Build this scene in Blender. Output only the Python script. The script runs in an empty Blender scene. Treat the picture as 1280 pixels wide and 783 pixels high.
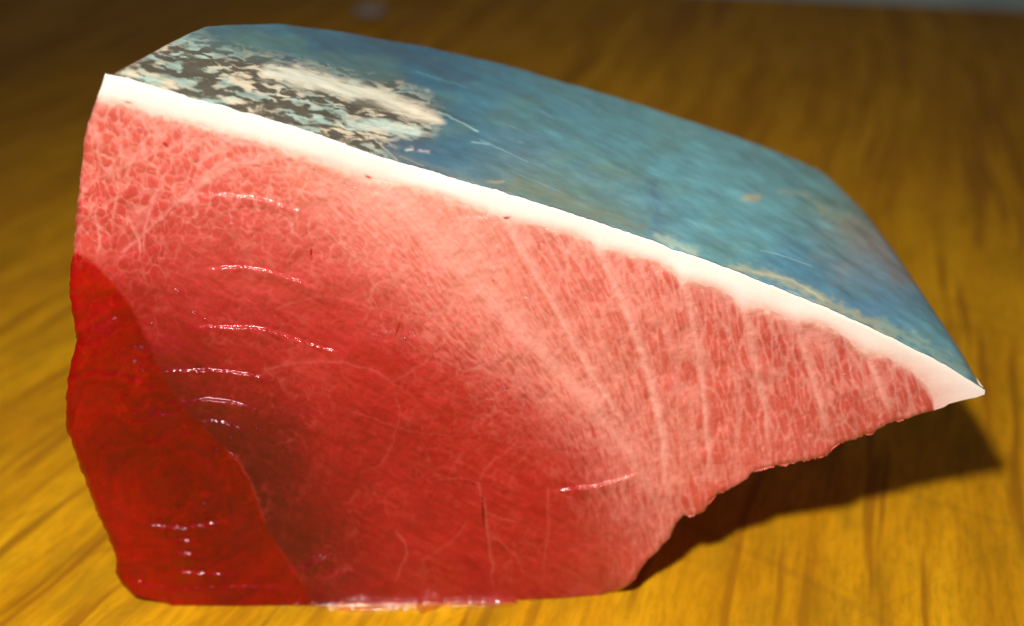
import bpy, math
import numpy as np
from mathutils import Vector

# ------------------------------------------------------------------ camera, world, lamp, exposure
scn = bpy.context.scene
PITCH, HFOV = math.radians(30), math.radians(38)
CAM = np.array([0.0, -0.33954125, 0.2961507])
W_PX, H_PX = 1280, 783
F_PX = 640 / math.tan(HFOV / 2)
FWD = np.array([0, math.cos(PITCH), -math.sin(PITCH)])
UPV = np.array([0, math.sin(PITCH), math.cos(PITCH)])

cd = bpy.data.cameras.new('camera')
cd.sensor_width = 36
cd.angle = HFOV
cd.clip_start = 0.01
cd.clip_end = 50
cd.dof.use_dof = True
cd.dof.focus_distance = 0.390
cd.dof.aperture_fstop = 6.3
cam = bpy.data.objects.new('camera', cd)
scn.collection.objects.link(cam)
cam.location = CAM
cam.rotation_euler = (math.pi / 2 - PITCH, 0, 0)
scn.camera = cam
scn.render.resolution_x, scn.render.resolution_y = 1024, 626

wd = bpy.data.worlds.new('World')
scn.world = wd
wd.use_nodes = True
wd.node_tree.nodes['Background'].inputs[0].default_value = (1.0, 0.92, 0.84, 1)
wd.node_tree.nodes['Background'].inputs[1].default_value = 0.135

ld = bpy.data.lights.new('work_lamp', 'SPOT')
ld.energy = 44
ld.color = (1.0, 0.95, 0.88)
ld.shadow_soft_size = 0.020
ld.spot_size = math.radians(60)
ld.spot_blend = 1.0
lamp = bpy.data.objects.new('work_lamp', ld)
scn.collection.objects.link(lamp)
ldir = np.array([-0.343, -0.627, 0.699])
lpos = np.array([0.12, 0.0, 0.07]) + ldir * 0.68
lamp.location = lpos
lamp.rotation_euler = (Vector((-0.035, -0.07, 0.04)) - Vector(lpos)).to_track_quat('-Z', 'Y').to_euler()

vs = scn.view_settings
vs.view_transform = 'Standard'
vs.look = 'None'
vs.exposure = 0
vs.gamma = 1

# ------------------------------------------------------------------ helpers
rng = np.random.default_rng(7)
COL = scn.collection

def ray(u, v):
    u = np.asarray(u, float); v = np.asarray(v, float)
    return FWD + np.stack([(u - 640) / F_PX, 0 * u, 0 * u], -1) + UPV * ((H_PX / 2 - v) / F_PX)[..., None]

def on_plane_y(u, v, y=0.0):
    d = ray(u, v)
    return CAM + d * ((y - CAM[1]) / d[..., 1])[..., None]

def on_board(u, v, z=0.0):
    d = ray(u, v)
    return CAM + d * ((z - CAM[2]) / d[..., 2])[..., None]

def project(P):
    q = P - CAM
    dep = q @ FWD
    return 640 + F_PX * q[..., 0] / dep, H_PX / 2 - F_PX * (q @ UPV) / dep

def lin(c):
    c = np.asarray(c, float) / 255
    return np.where(c <= 0.04045, c / 12.92, ((c + 0.055) / 1.055) ** 2.4)

def sstep(a, b, x):
    t = np.clip((x - a) / (b - a), 0, 1)
    return t * t * (3 - 2 * t)

def vnoise(x, y, seed=0):
    xi = np.floor(x).astype(np.int64); yi = np.floor(y).astype(np.int64)
    fx = x - xi; fy = y - yi
    fx = fx * fx * fx * (fx * (6 * fx - 15) + 10); fy = fy * fy * fy * (fy * (6 * fy - 15) + 10)
    def h(a, b):
        n = (a * 374761393 + b * 668265263 + seed * 974634777) & 0xffffffff
        n = ((n ^ (n >> 13)) * 1274126177) & 0xffffffff
        n = ((n ^ (n >> 16)) * 2246822519) & 0xffffffff
        return (n ^ (n >> 15)).astype(float) / 0xffffffff
    return (h(xi, yi) * (1 - fx) + h(xi + 1, yi) * fx) * (1 - fy) + (h(xi, yi + 1) * (1 - fx) + h(xi + 1, yi + 1) * fx) * fy

def fbm(x, y, seed=0, octv=4):
    s = 0; a = 0.5; t = 0
    for k in range(octv):
        s = s + a * vnoise(x, y, seed + k * 17); t += a
        c, si = math.cos(0.6), math.sin(0.6)
        x, y = (x * c - y * si) * 2.03 + 3.1, (x * si + y * c) * 2.03 + 1.7
        a *= 0.5
    return s / t

def pl(points, t, by='x'):
    """sample a polyline at parameters t in 0..1 (by x fraction or by length)"""
    p = np.array(points, float)
    if by == 'x':
        s = (p[:, 0] - p[0, 0]) / (p[-1, 0] - p[0, 0])
    else:
        s = np.concatenate([[0], np.cumsum(np.linalg.norm(np.diff(p, axis=0), axis=1))]); s /= s[-1]
    return np.stack([np.interp(t, s, p[:, 0]), np.interp(t, s, p[:, 1])], -1)

def smooth_poly(points, n=60, k=3):
    """rounded polyline (Catmull-Rom)"""
    p = np.array(points, float)
    q = np.vstack([2 * p[0] - p[1], p, 2 * p[-1] - p[-2]])
    out = []
    m = max(2, n // (len(p) - 1))
    for i in range(len(p) - 1):
        a, b, c, d = q[i:i + 4]
        t = np.linspace(0, 1, m, endpoint=False)[:, None]
        out.append(0.5 * ((2 * b) + (c - a) * t + (2 * a - 5 * b + 4 * c - d) * t ** 2 + (3 * b - a - 3 * c + d) * t ** 3))
    out.append(p[-1:])
    return np.vstack(out)

def dist_poly(x, y, pts):
    """distance, arc fraction and side of the nearest point of a polyline"""
    p = np.array(pts, float)
    best = np.full(x.shape, 1e9); frac = np.zeros(x.shape); side = np.zeros(x.shape)
    sl = np.linalg.norm(np.diff(p, axis=0), axis=1); acc = np.concatenate([[0], np.cumsum(sl)])
    for i in range(len(p) - 1):
        a, b = p[i], p[i + 1]; d = b - a; L2 = d @ d
        t = np.clip(((x - a[0]) * d[0] + (y - a[1]) * d[1]) / L2, 0, 1)
        ex = x - a[0] - t * d[0]; ey = y - a[1] - t * d[1]
        dd = np.hypot(ex, ey)
        m = dd < best
        best[m] = dd[m]; frac[m] = ((acc[i] + t * sl[i]) / acc[-1])[m]; side[m] = np.sign(d[0] * ey - d[1] * ex)[m]
    return best, frac, side

def inside(x, y, poly):
    p = np.array(poly, float); r = np.zeros(x.shape, bool)
    for i in range(len(p)):
        a, b = p[i - 1], p[i]
        if a[1] == b[1]: continue
        c = ((a[1] > y) != (b[1] > y)) & (x < (b[0] - a[0]) * (y - a[1]) / (b[1] - a[1]) + a[0])
        r ^= c
    return r

def blend_anchors(x, y, anchors, sigma):
    num = np.zeros(x.shape + (3,)); den = np.zeros(x.shape)
    for (ax, ay), c in anchors:
        w = np.exp(-((x - ax) ** 2 + (y - ay) ** 2) / (2 * sigma * sigma)) + 1e-9
        num += w[..., None] * lin(c); den += w
    return num / den[..., None]

def coons(top, bot, left, right, pw=1):
    """top/bot: (n,k); left/right: (m,k) -> (m,n,k)"""
    n, m = len(top), len(left)
    t = np.linspace(0, 1, n)[None, :, None]; s = np.linspace(0, 1, m)[:, None, None]
    a = (1 - t) ** pw; b = t ** pw
    return ((1 - s) * top[None] + s * bot[None] + a * (left[:, None] - (1 - s) * top[0] - s * bot[0])
            + b * (right[:, None] - (1 - s) * top[-1] - s * bot[-1]))

def grid_quads(m, n, off=0):
    i = np.arange(m - 1)[:, None] * n + np.arange(n - 1)[None]
    return np.stack([i, i + n, i + n + 1, i + 1], -1).reshape(-1, 4) + off

def grid_normals(P):
    du = np.gradient(P, axis=1); dv = np.gradient(P, axis=0)
    n = np.cross(dv, du)
    l = np.linalg.norm(n, axis=-1, keepdims=True)
    return n / np.maximum(l, 1e-12)

def mesh_obj(name, V, Q, mat, parent=None, col=None, nor=None, smooth=True, extra=None):
    V = np.asarray(V, float).reshape(-1, 3); Q = np.asarray(Q).reshape(-1, 4)
    used = np.unique(Q); remap = np.full(len(V), -1); remap[used] = np.arange(len(used))
    V2 = V[used]; Q2 = remap[Q]
    me = bpy.data.meshes.new(name)
    me.vertices.add(len(V2)); me.vertices.foreach_set('co', V2.astype(np.float32).ravel())
    me.loops.add(Q2.size); me.loops.foreach_set('vertex_index', Q2.astype(np.int32).ravel())
    me.polygons.add(len(Q2)); me.polygons.foreach_set('loop_start', np.arange(0, Q2.size, 4, dtype=np.int32))
    me.update(calc_edges=True)
    me.polygons.foreach_set('use_smooth', np.full(len(Q2), smooth))
    if col is not None:
        c = np.ones((len(V2), 4), np.float32); c[:, :3] = np.asarray(col).reshape(-1, 3)[used]
        at = me.color_attributes.new('tint', 'FLOAT_COLOR', 'POINT'); at.data.foreach_set('color', c.ravel())
    for k, a in (extra or {}).items():
        at = me.attributes.new(k, 'FLOAT', 'POINT'); at.data.foreach_set('value', np.asarray(a, np.float32).ravel()[used])
    if nor is not None:
        me.normals_split_custom_set_from_vertices(np.asarray(nor).reshape(-1, 3)[used].tolist())
    me.materials.append(mat)
    o = bpy.data.objects.new(name, me); COL.objects.link(o)
    if parent: o.parent = parent
    return o

class NT:
    def __init__(s, name):
        s.m = bpy.data.materials.new(name); s.m.use_nodes = True
        s.t = s.m.node_tree; s.b = s.t.nodes['Principled BSDF']
    def n(s, typ, **kw):
        nd = s.t.nodes.new(typ)
        for k, v in kw.items():
            if k.startswith('i_'): 
                key = k[2:]; key = int(key) if key.isdigit() else key.replace('_', ' ')
                nd.inputs[key].default_value = v
            else: setattr(nd, k, v)
        return nd
    def l(s, a, b): s.t.links.new(a, b)
    def mix(s, fac, a, b, mode='MIX'):
        nd = s.n('ShaderNodeMix', data_type='RGBA', blend_type=mode)
        for sock, v in ((nd.inputs[0], fac), (nd.inputs[6], a), (nd.inputs[7], b)):
            if isinstance(v, (int, float)): sock.default_value = v
            elif isinstance(v, tuple): sock.default_value = v
            else: s.l(v, sock)
        return nd.outputs[2]
    def ramp(s, fac, stops):
        nd = s.n('ShaderNodeValToRGB'); cr = nd.color_ramp
        while len(cr.elements) < len(stops): cr.elements.new(0.5)
        for e, (p, c) in zip(cr.elements, stops):
            e.position = p; e.color = c if isinstance(c, tuple) else (c, c, c, 1)
        s.l(fac, nd.inputs[0]); return nd.outputs[0]

# ------------------------------------------------------------------ materials
def wet_material(name, rough, coat, coat_rough, bump, bscale, speck=0.06):
    a = NT(name)
    at = a.n('ShaderNodeAttribute', attribute_name='tint')
    tc = a.n('ShaderNodeTexCoord')
    n1 = a.n('ShaderNodeTexNoise', i_Scale=900.0, i_Detail=3.0); a.l(tc.outputs['Object'], n1.inputs['Vector'])
    v = a.ramp(n1.outputs[0], [(0.25, 1 - speck * 2), (0.75, 1.0)])
    a.l(a.mix(1.0, at.outputs['Color'], v, 'MULTIPLY'), a.b.inputs['Base Color'])
    n2 = a.n('ShaderNodeTexNoise', i_Scale=bscale, i_Detail=4.0, i_Roughness=0.6); a.l(tc.outputs['Object'], n2.inputs['Vector'])
    n3 = a.n('ShaderNodeTexNoise', i_Scale=110.0, i_Detail=2.0); a.l(tc.outputs['Object'], n3.inputs['Vector'])
    r = a.ramp(n3.outputs[0], [(0.3, rough * 0.75), (0.7, rough * 1.3)])
    a.l(r, a.b.inputs['Roughness'])
    ga = a.n('ShaderNodeAttribute', attribute_name='glint')
    g0 = a.n('ShaderNodeMath', operation='MULTIPLY_ADD'); a.l(ga.outputs['Fac'], g0.inputs[0]); g0.inputs[1].default_value = 16.0; g0.inputs[2].default_value = 1.0
    g1 = a.n('ShaderNodeMath', operation='MULTIPLY'); a.l(g0.outputs[0], g1.inputs[0]); a.l(n2.outputs[0], g1.inputs[1])
    bp = a.n('ShaderNodeBump', i_Strength=1.0, i_Distance=0.0004 * bump); a.l(g1.outputs[0], bp.inputs['Height'])
    b0 = a.n('ShaderNodeBump', i_Strength=1.0, i_Distance=0.0004 * bump); a.l(n2.outputs[0], b0.inputs['Height'])
    a.l(b0.outputs[0], a.b.inputs['Normal']); a.l(bp.outputs[0], a.b.inputs['Coat Normal'])
    a.b.inputs['IOR'].default_value = 1.38
    a.b.inputs['Specular IOR Level'].default_value = 0.1
    a.b.inputs['Coat Weight'].default_value = coat
    a.b.inputs['Coat Roughness'].default_value = coat_rough
    a.b.inputs['Coat IOR'].default_value = 1.36
    return a.m

M_FLESH = wet_material('raw_flesh', 0.46, 1.0, 0.14, 0.22, 1500.0)
M_FAT = wet_material('white_fat', 0.5, 0.25, 0.25, 0.15, 1200.0, 0.03)
M_DARK = wet_material('dark_flesh', 0.46, 1.0, 0.14, 0.18, 1100.0)

a = NT('fish_skin')
at = a.n('ShaderNodeAttribute', attribute_name='tint')
tc = a.n('ShaderNodeTexCoord')
mp = a.n('ShaderNodeMapping'); mp.inputs['Scale'].default_value = (160, 420, 160); mp.inputs['Rotation'].default_value = (0, 0, math.radians(-8))
a.l(tc.outputs['Object'], mp.inputs['Vector'])
n1 = a.n('ShaderNodeTexNoise', i_Scale=1.0, i_Detail=5.0, i_Roughness=0.6); a.l(mp.outputs[0], n1.inputs['Vector'])
v = a.ramp(n1.outputs[0], [(0.3, 0.86), (0.7, 1.0)])
a.l(a.mix(1.0, at.outputs['Color'], v, 'MULTIPLY'), a.b.inputs['Base Color'])
a.l(a.ramp(n1.outputs[0], [(0.3, 0.26), (0.7, 0.42)]), a.b.inputs['Roughness'])
n2 = a.n('ShaderNodeTexVoronoi', i_Scale=620.0); a.l(tc.outputs['Object'], n2.inputs['Vector'])
b1 = a.n('ShaderNodeBump', i_Strength=0.10, i_Distance=0.0003); a.l(n2.outputs[0], b1.inputs['Height'])
b2 = a.n('ShaderNodeBump', i_Strength=0.15, i_Distance=0.0004); a.l(n1.outputs[0], b2.inputs['Height']); a.l(b1.outputs[0], b2.inputs['Normal'])
a.l(b2.outputs[0], a.b.inputs['Normal'])
a.b.inputs['Metallic'].default_value = 0.25
a.b.inputs['Coat Weight'].default_value = 0.6
a.b.inputs['Coat Roughness'].default_value = 0.12
M_SKIN = a.m

a = NT('amber_wood')
tc = a.n('ShaderNodeTexCoord')
wob = a.n('ShaderNodeTexNoise', i_Scale=5.0, i_Detail=2.0); a.l(tc.outputs['Object'], wob.inputs['Vector'])
off = a.n('ShaderNodeVectorMath', operation='MULTIPLY_ADD'); a.l(wob.outputs['Color'], off.inputs[0]); off.inputs[1].default_value = (0.035, 0.02, 0); a.l(tc.outputs['Object'], off.inputs[2])
sx_ = a.n('ShaderNodeSeparateXYZ'); a.l(off.outputs[0], sx_.inputs[0])
cot = a.n('ShaderNodeMath', operation='MULTIPLY_ADD'); a.l(sx_.outputs[0], cot.inputs[0]); cot.inputs[1].default_value = 1.0; cot.inputs[2].default_value = -0.30
acr = a.n('ShaderNodeMath', operation='MULTIPLY_ADD'); a.l(sx_.outputs[1], acr.inputs[0]); a.l(cot.outputs[0], acr.inputs[1]); a.l(sx_.outputs[0], acr.inputs[2])
mp = a.n('ShaderNodeCombineXYZ'); a.l(sx_.outputs[1], mp.inputs[0]); a.l(acr.outputs[0], mp.inputs[1])
def stretch(sx, sy):
    m = a.n('ShaderNodeVectorMath', operation='MULTIPLY'); a.l(mp.outputs[0], m.inputs[0]); m.inputs[1].default_value = (sx, sy, 1); return m.outputs[0]
g1 = a.n('ShaderNodeTexNoise', i_Scale=1.0, i_Detail=3.0, i_Roughness=0.5); a.l(stretch(6, 52), g1.inputs['Vector'])
g2 = a.n('ShaderNodeTexNoise', i_Scale=1.0, i_Detail=5.0, i_Roughness=0.65); a.l(stretch(75, 520), g2.inputs['Vector'])
g3 = a.n('ShaderNodeTexNoise', i_Scale=9.0, i_Detail=3.0); a.l(tc.outputs['Object'], g3.inputs['Vector'])
g4 = a.n('ShaderNodeTexNoise', i_Scale=60.0, i_Detail=4.0); a.l(stretch(0.5, 1.4), g4.inputs['Vector'])
g5 = a.n('ShaderNodeTexNoise', i_Scale=1.0, i_Detail=2.0); a.l(stretch(8, 150), g5.inputs['Vector'])
base = a.ramp(g1.outputs[0], [(0.30, (0.29, 0.115, 0.002, 1)), (0.50, (0.43, 0.198, 0.003, 1)), (0.66, (0.49, 0.240, 0.004, 1))])
fine = a.ramp(g2.outputs[0], [(0.34, 0.70), (0.58, 1.0)])
c = a.mix(1.0, base, fine, 'MULTIPLY')
c = a.mix(a.ramp(g5.outputs[0], [(0.37, 0.8), (0.45, 0.0)]), c, (0.19, 0.068, 0.003, 1))
c = a.mix(a.ramp(g3.outputs[0], [(0.45, 0.0), (0.75, 0.5)]), c, (0.36, 0.165, 0.005, 1))
c = a.mix(a.ramp(g4.outputs[0], [(0.50, 0.0), (0.72, 0.6)]), c, (0.20, 0.105, 0.003, 1))
g6 = a.n('ShaderNodeTexNoise', i_Scale=1.0, i_Detail=6.0, i_Roughness=0.7); a.l(stretch(160, 420), g6.inputs['Vector'])
c = a.mix(a.ramp(g6.outputs[0], [(0.52, 0.0), (0.72, 0.55)]), c, (0.17, 0.085, 0.003, 1))
# knife scores
for ang, sc, seed in ((48, 16, 1.3), (-22, 7, 2.6)):
    m2 = a.n('ShaderNodeMapping'); m2.vector_type = 'TEXTURE'; m2.inputs['Rotation'].default_value = (0, 0, math.radians(ang)); m2.inputs['Location'].default_value = (seed, seed * 0.7, 0)
    a.l(tc.outputs['Object'], m2.inputs['Vector'])
    st = a.n('ShaderNodeVectorMath', operation='MULTIPLY'); a.l(m2.outputs[0], st.inputs[0]); st.inputs[1].default_value = (1.2, sc, 1)
    nz = a.n('ShaderNodeTexNoise', i_Scale=1.0, i_Detail=1.0); a.l(st.outputs[0], nz.inputs['Vector'])
    cut = a.ramp(nz.outputs[0], [(0.496, 0.0), (0.499, 0.28), (0.501, 0.28), (0.504, 0.0)])
    c = a.mix(cut, c, (0.16, 0.075, 0.006, 1))
a.l(c, a.b.inputs['Base Color'])
a.l(a.ramp(g4.outputs[0], [(0.3, 0.38), (0.7, 0.6)]), a.b.inputs['Roughness'])
b1 = a.n('ShaderNodeBump', i_Strength=0.35, i_Distance=0.0006); a.l(g2.outputs[0], b1.inputs['Height'])
a.l(b1.outputs[0], a.b.inputs['Normal'])
a.b.inputs['Specular IOR Level'].default_value = 0.06
M_WOOD = a.m

a = NT('teal_paint')
tc = a.n('ShaderNodeTexCoord'); n1 = a.n('ShaderNodeTexNoise', i_Scale=14.0, i_Detail=4.0); a.l(tc.outputs['Object'], n1.inputs['Vector'])
a.l(a.ramp(n1.outputs[0], [(0.3, (0.30, 0.46, 0.47, 1)), (0.7, (0.52, 0.68, 0.66, 1))]), a.b.inputs['Base Color'])
a.b.inputs['Roughness'].default_value = 0.45
M_TABLE = a.m

def juice_material(name, rough, tint, bump):
    a = NT(name)
    a.t.nodes.remove(a.b)
    out = a.t.nodes['Material Output']
    tr = a.n('ShaderNodeBsdfTransparent'); tr.inputs[0].default_value = tint
    gl = a.n('ShaderNodeBsdfGlossy', i_Roughness=rough); gl.inputs[0].default_value = (1, 1, 1, 1)
    fr = a.n('ShaderNodeFresnel', i_IOR=1.33)
    tc = a.n('ShaderNodeTexCoord'); n1 = a.n('ShaderNodeTexNoise', i_Scale=620.0, i_Detail=3.0); a.l(tc.outputs['Object'], n1.inputs['Vector'])
    bp = a.n('ShaderNodeBump', i_Strength=bump, i_Distance=0.0008); a.l(n1.outputs[0], bp.inputs['Height'])
    a.l(bp.outputs[0], gl.inputs['Normal'])
    mx = a.n('ShaderNodeMixShader'); a.l(fr.outputs[0], mx.inputs[0]); a.l(tr.outputs[0], mx.inputs[1]); a.l(gl.outputs[0], mx.inputs[2])
    a.l(mx.outputs[0], out.inputs['Surface'])
    return a.m
M_JUICE = juice_material('juice_film', 0.10, (0.98, 0.90, 0.78, 1), 0.3)
M_DROP = juice_material('juice_bead', 0.22, (0.98, 0.80, 0.66, 1), 0.12)

# ------------------------------------------------------------------ setting: table and board
def slab(name, cx, cy, sx, sy, rz, z0, z1, bev, mat, n=4):
    import bmesh
    bm = bmesh.new()
    bmesh.ops.create_cube(bm, size=1)
    for vtx in bm.verts:
        vtx.co = (vtx.co.x * sx, vtx.co.y * sy, z0 if vtx.co.z < 0 else z1)
    bmesh.ops.bevel(bm, geom=bm.edges[:], offset=bev, segments=n, affect='EDGES', profile=0.5)
    me = bpy.data.meshes.new(name); bm.to_mesh(me); bm.free()
    me.materials.append(mat)
    for p in me.polygons: p.use_smooth = False
    o = bpy.data.objects.new(name, me); COL.objects.link(o)
    o.location = (cx, cy, 0); o.rotation_euler = (0, 0, rz)
    return o

rz = math.radians(-9.7)
far = np.array([0.211, 0.566]); ny = np.array([-math.sin(rz), math.cos(rz)]); nx = np.array([math.cos(rz), math.sin(rz)])
ctr = far - ny * 0.45 - nx * 0.22
board = slab('cutting_board', ctr[0], ctr[1], 1.3, 0.90, rz, -0.045, 0.0, 0.004, M_WOOD)
board['label'] = 'worn amber wooden cutting board with dark grain lines under the tuna block'
board['category'] = 'cutting board'
table = slab('table', 0.0, 0.45, 3.2, 2.4, 0, -0.085, -0.0455, 0.004, M_TABLE)
table['kind'] = 'structure'

# ------------------------------------------------------------------ tuna block
TOP = [(132, 92), (160, 98), (200, 109), (243, 122), (300, 138), (360, 156), (430, 179), (498, 202), (578, 225), (650, 246), (726, 271), (800, 295), (840, 310), (880, 324), (957, 353), (1010, 374), (1064, 398), (1120, 424), (1171, 450), (1205, 470), (1231, 487)]
FATL = [(120, 126), (145, 129), (163, 131), (185, 141), (212, 146), (250, 156), (281, 167), (330, 179), (370, 192), (415, 206), (456, 221), (500, 229), (545, 241), (592, 258), (633, 274), (680, 283), (715, 292), (737, 301), (748, 313), (760, 312), (790, 319), (820, 327), (838, 335), (852, 352), (866, 351), (895, 360), (915, 371), (927, 385), (940, 384), (965, 388), (992, 402), (1012, 401), (1035, 408), (1060, 424), (1081, 441), (1100, 443), (1125, 455), (1147, 470), (1163, 488), (1167, 502), (1168, 513)]
LEFT = [(120, 126), (112, 150), (106, 172), (103, 200), (99, 235), (96, 269), (94, 300), (87, 346), (89, 388), (96, 425), (91, 445), (85, 470), (82, 508), (83, 536), (96, 572), (114, 619), (123, 645), (132, 663), (141, 685), (145, 700), (144, 716), (152, 731), (165, 744)]
BOT = [(165, 744), (180, 748), (197, 751), (215, 758), (300, 758.5), (400, 757.5), (480, 756), (600, 753), (700, 749), (758, 744), (773, 739), (787, 731), (809, 702), (824, 688), (838, 670), (845, 655), (854, 645), (868, 644), (880, 640), (887, 628), (896, 618), (916, 611), (932, 602), (941, 591), (952, 586), (985, 580), (1015, 575), (1035, 569), (1041, 560), (1050, 554), (1070, 550), (1081, 543), (1090, 543), (1103, 535), (1118, 527), (1135, 524), (1150, 518), (1168, 513)]
TIPB = [(1168, 513), (1180, 509), (1186, 505), (1205, 500), (1220, 497), (1231, 493), (1231, 487)]
BLOOD = [(60, 300), (91, 312), (118, 330), (143, 357), (158, 376), (170, 395), (182, 420), (192, 446), (208, 480), (228, 508), (259, 540), (280, 560), (297, 576), (312, 602), (322, 628), (335, 663), (348, 684), (362, 705), (382, 735), (398, 775), (40, 790)]

# --- front face parameter grids in face coordinates
NC, NR = 700, 400
t = np.linspace(0, 1, NC)
topc = pl(FATL, t ** 1.0, 'x'); botc = pl(BOT, t, 'x')
# left edge with a fine ragged cut
sl = np.linspace(0, 1, NR)
leftc = pl(LEFT, sl, 'len')
leftc[:, 0] += (fbm(sl * 60, sl * 0 + 3, 5) - 0.5) * 5 * np.sin(np.pi * sl) ** 0.3
bw = sstep(775, 800, botc[:, 0]) * (1 - sstep(1120, 1165, botc[:, 0]))
botc[:, 1] += (fbm(botc[:, 0] / 9.0, botc[:, 0] * 0, 9) - 0.5) * 7 * bw
rightc = np.repeat(topc[-1:], NR, 0)
G = coons(topc, botc, leftc, rightc)
NF = 34
tf = t
TOPS = smooth_poly(TOP, 200)
def top_edge(x):
    x = np.clip(x, 132, 1231)
    rag = ((fbm(x / 20, x * 0 + 2, 96, 3) - 0.5) * 3.2 + (fbm(x / 5, x * 0 + 6, 97, 2) - 0.5) * 1.2) * sstep(132, 160, x) * (1 - sstep(1190, 1231, x))
    return np.stack([x, np.interp(x, TOPS[:, 0], TOPS[:, 1]) + rag], -1)
ftop = top_edge(topc[:, 0] + 12 * (1 - tf) ** 6 + 63 * tf ** 14)
fleft = pl([(132, 92), (127, 108), (123, 118), (120, 126)], np.linspace(0, 1, NF), 'len')
fright = pl(TIPB[::-1], np.linspace(0, 1, NF), 'len')
GF = coons(ftop, topc, fleft, fright, 60)

# --- muscle bundle networks: anisotropic cells
STEP = 1.5
gx, gy = np.meshgrid(np.arange(60, 1260, STEP), np.arange(70, 790, STEP))
ANG = [((110, 200), 85), ((160, 200), 78), ((220, 190), 60), ((300, 200), 40), ((380, 200), 35), ((130, 280), 88), ((190, 270), 120), ((250, 240), 140), ((330, 250), 40), ((420, 240), 45),
       ((500, 280), 48), ((560, 310), 52), ((620, 330), 58), ((690, 350), 64), ((760, 380), 72), ((830, 420), 78), ((900, 450), 82), ((970, 460), 80), ((1040, 470), 75), ((1110, 480), 70), ((640, 420), 52),
       ((720, 470), 58), ((790, 520), 72), ((830, 580), 80), ((900, 560), 88), ((980, 540), 84), ((300, 330), 165), ((400, 350), 30), ((480, 400), 38), ((560, 460), 42), ((640, 540), 48), ((720, 620), 65), ((780, 660), 85), ((400, 500), 20), ((500, 560), 35), ((600, 640), 75), ((250, 420), 170), ((700, 700), 85)]
def angle_field(x, y, sig=60):
    cs = np.zeros(x.shape); sn = np.zeros(x.shape)
    for (ax, ay), d in ANG:
        w = np.exp(-((x - ax) ** 2 + (y - ay) ** 2) / (2 * sig * sig)) + 1e-8
        cs += w * math.cos(math.radians(2 * d)); sn += w * math.sin(math.radians(2 * d))
    return 0.5 * np.arctan2(sn, cs)

def network(wid, leng, region, jit=0.9, angj=0.25, wob=0.9):
    """distance between the two nearest cells (F2-F1) in units of cell width"""
    x0, y0, x1, y1 = region
    ar = wid * leng; sp = math.sqrt(ar)
    sx, sy = np.meshgrid(np.arange(x0, x1, sp), np.arange(y0, y1, sp))
    sx = (sx + (rng.random(sx.shape) - 0.5) * sp * jit * 1.3).ravel(); sy = (sy + (rng.random(sy.shape) - 0.5) * sp * jit * 1.3).ravel()
    th = angle_field(sx, sy) + rng.normal(0, angj, sx.shape)
    F1 = np.full(gx.shape, 9.0); F2 = np.full(gx.shape, 9.0); ID = np.zeros(gx.shape)
    wob_x = (fbm(gx / 13, gy / 13, 31, 2) - 0.5) * wid * wob; wob_y = (fbm(gx / 13, gy / 13, 47, 2) - 0.5) * wid * wob
    R = leng * 2.0
    cth, sth = np.cos(th), np.sin(th)
    rnd = rng.random(len(sx))
    for k in range(len(sx)):
        i0 = max(0, int((sy[k] - R - 70) / STEP)); i1 = min(gx.shape[0], int((sy[k] + R - 70) / STEP) + 1)
        j0 = max(0, int((sx[k] - R - 60) / STEP)); j1 = min(gx.shape[1], int((sx[k] + R - 60) / STEP) + 1)
        if i0 >= i1 or j0 >= j1: continue
        dx = gx[i0:i1, j0:j1] + wob_x[i0:i1, j0:j1] - sx[k]; dy = gy[i0:i1, j0:j1] + wob_y[i0:i1, j0:j1] - sy[k]
        d = np.sqrt(((dx * cth[k] + dy * sth[k]) / leng) ** 2 + ((-dx * sth[k] + dy * cth[k]) / wid) ** 2)
        f1 = F1[i0:i1, j0:j1]; f2 = F2[i0:i1, j0:j1]; idv = ID[i0:i1, j0:j1]
        near = d < f1
        f2[:] = np.where(near, f1, np.minimum(f2, d)); idv[near] = rnd[k]; f1[near] = d[near]
    return F2 - F1, F1, ID

def bilerp(A, x, y):
    fx = np.clip((x - 60) / STEP, 0, A.shape[1] - 1.001); fy = np.clip((y - 70) / STEP, 0, A.shape[0] - 1.001)
    i = fy.astype(int); j = fx.astype(int); u = fx - j; v = fy - i
    return (A[i, j] * (1 - u) + A[i, j + 1] * u) * (1 - v) + (A[i + 1, j] * (1 - u) + A[i + 1, j + 1] * u) * v

netL = network(9.5, 16, (70, 90, 860, 780))
netR = network(6.2, 30, (520, 200, 1220, 760), angj=0.10, wob=0.4)
netD = network(5.5, 28, (330, 150, 860, 680), angj=0.09, wob=0.5)
netM = network(19, 30, (70, 90, 700, 780), angj=0.35)
netS = network(11, 62, (480, 200, 1220, 760), angj=0.05, wob=0.3)
netC = network(24, 34, (90, 300, 860, 780), angj=0.5)

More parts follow.
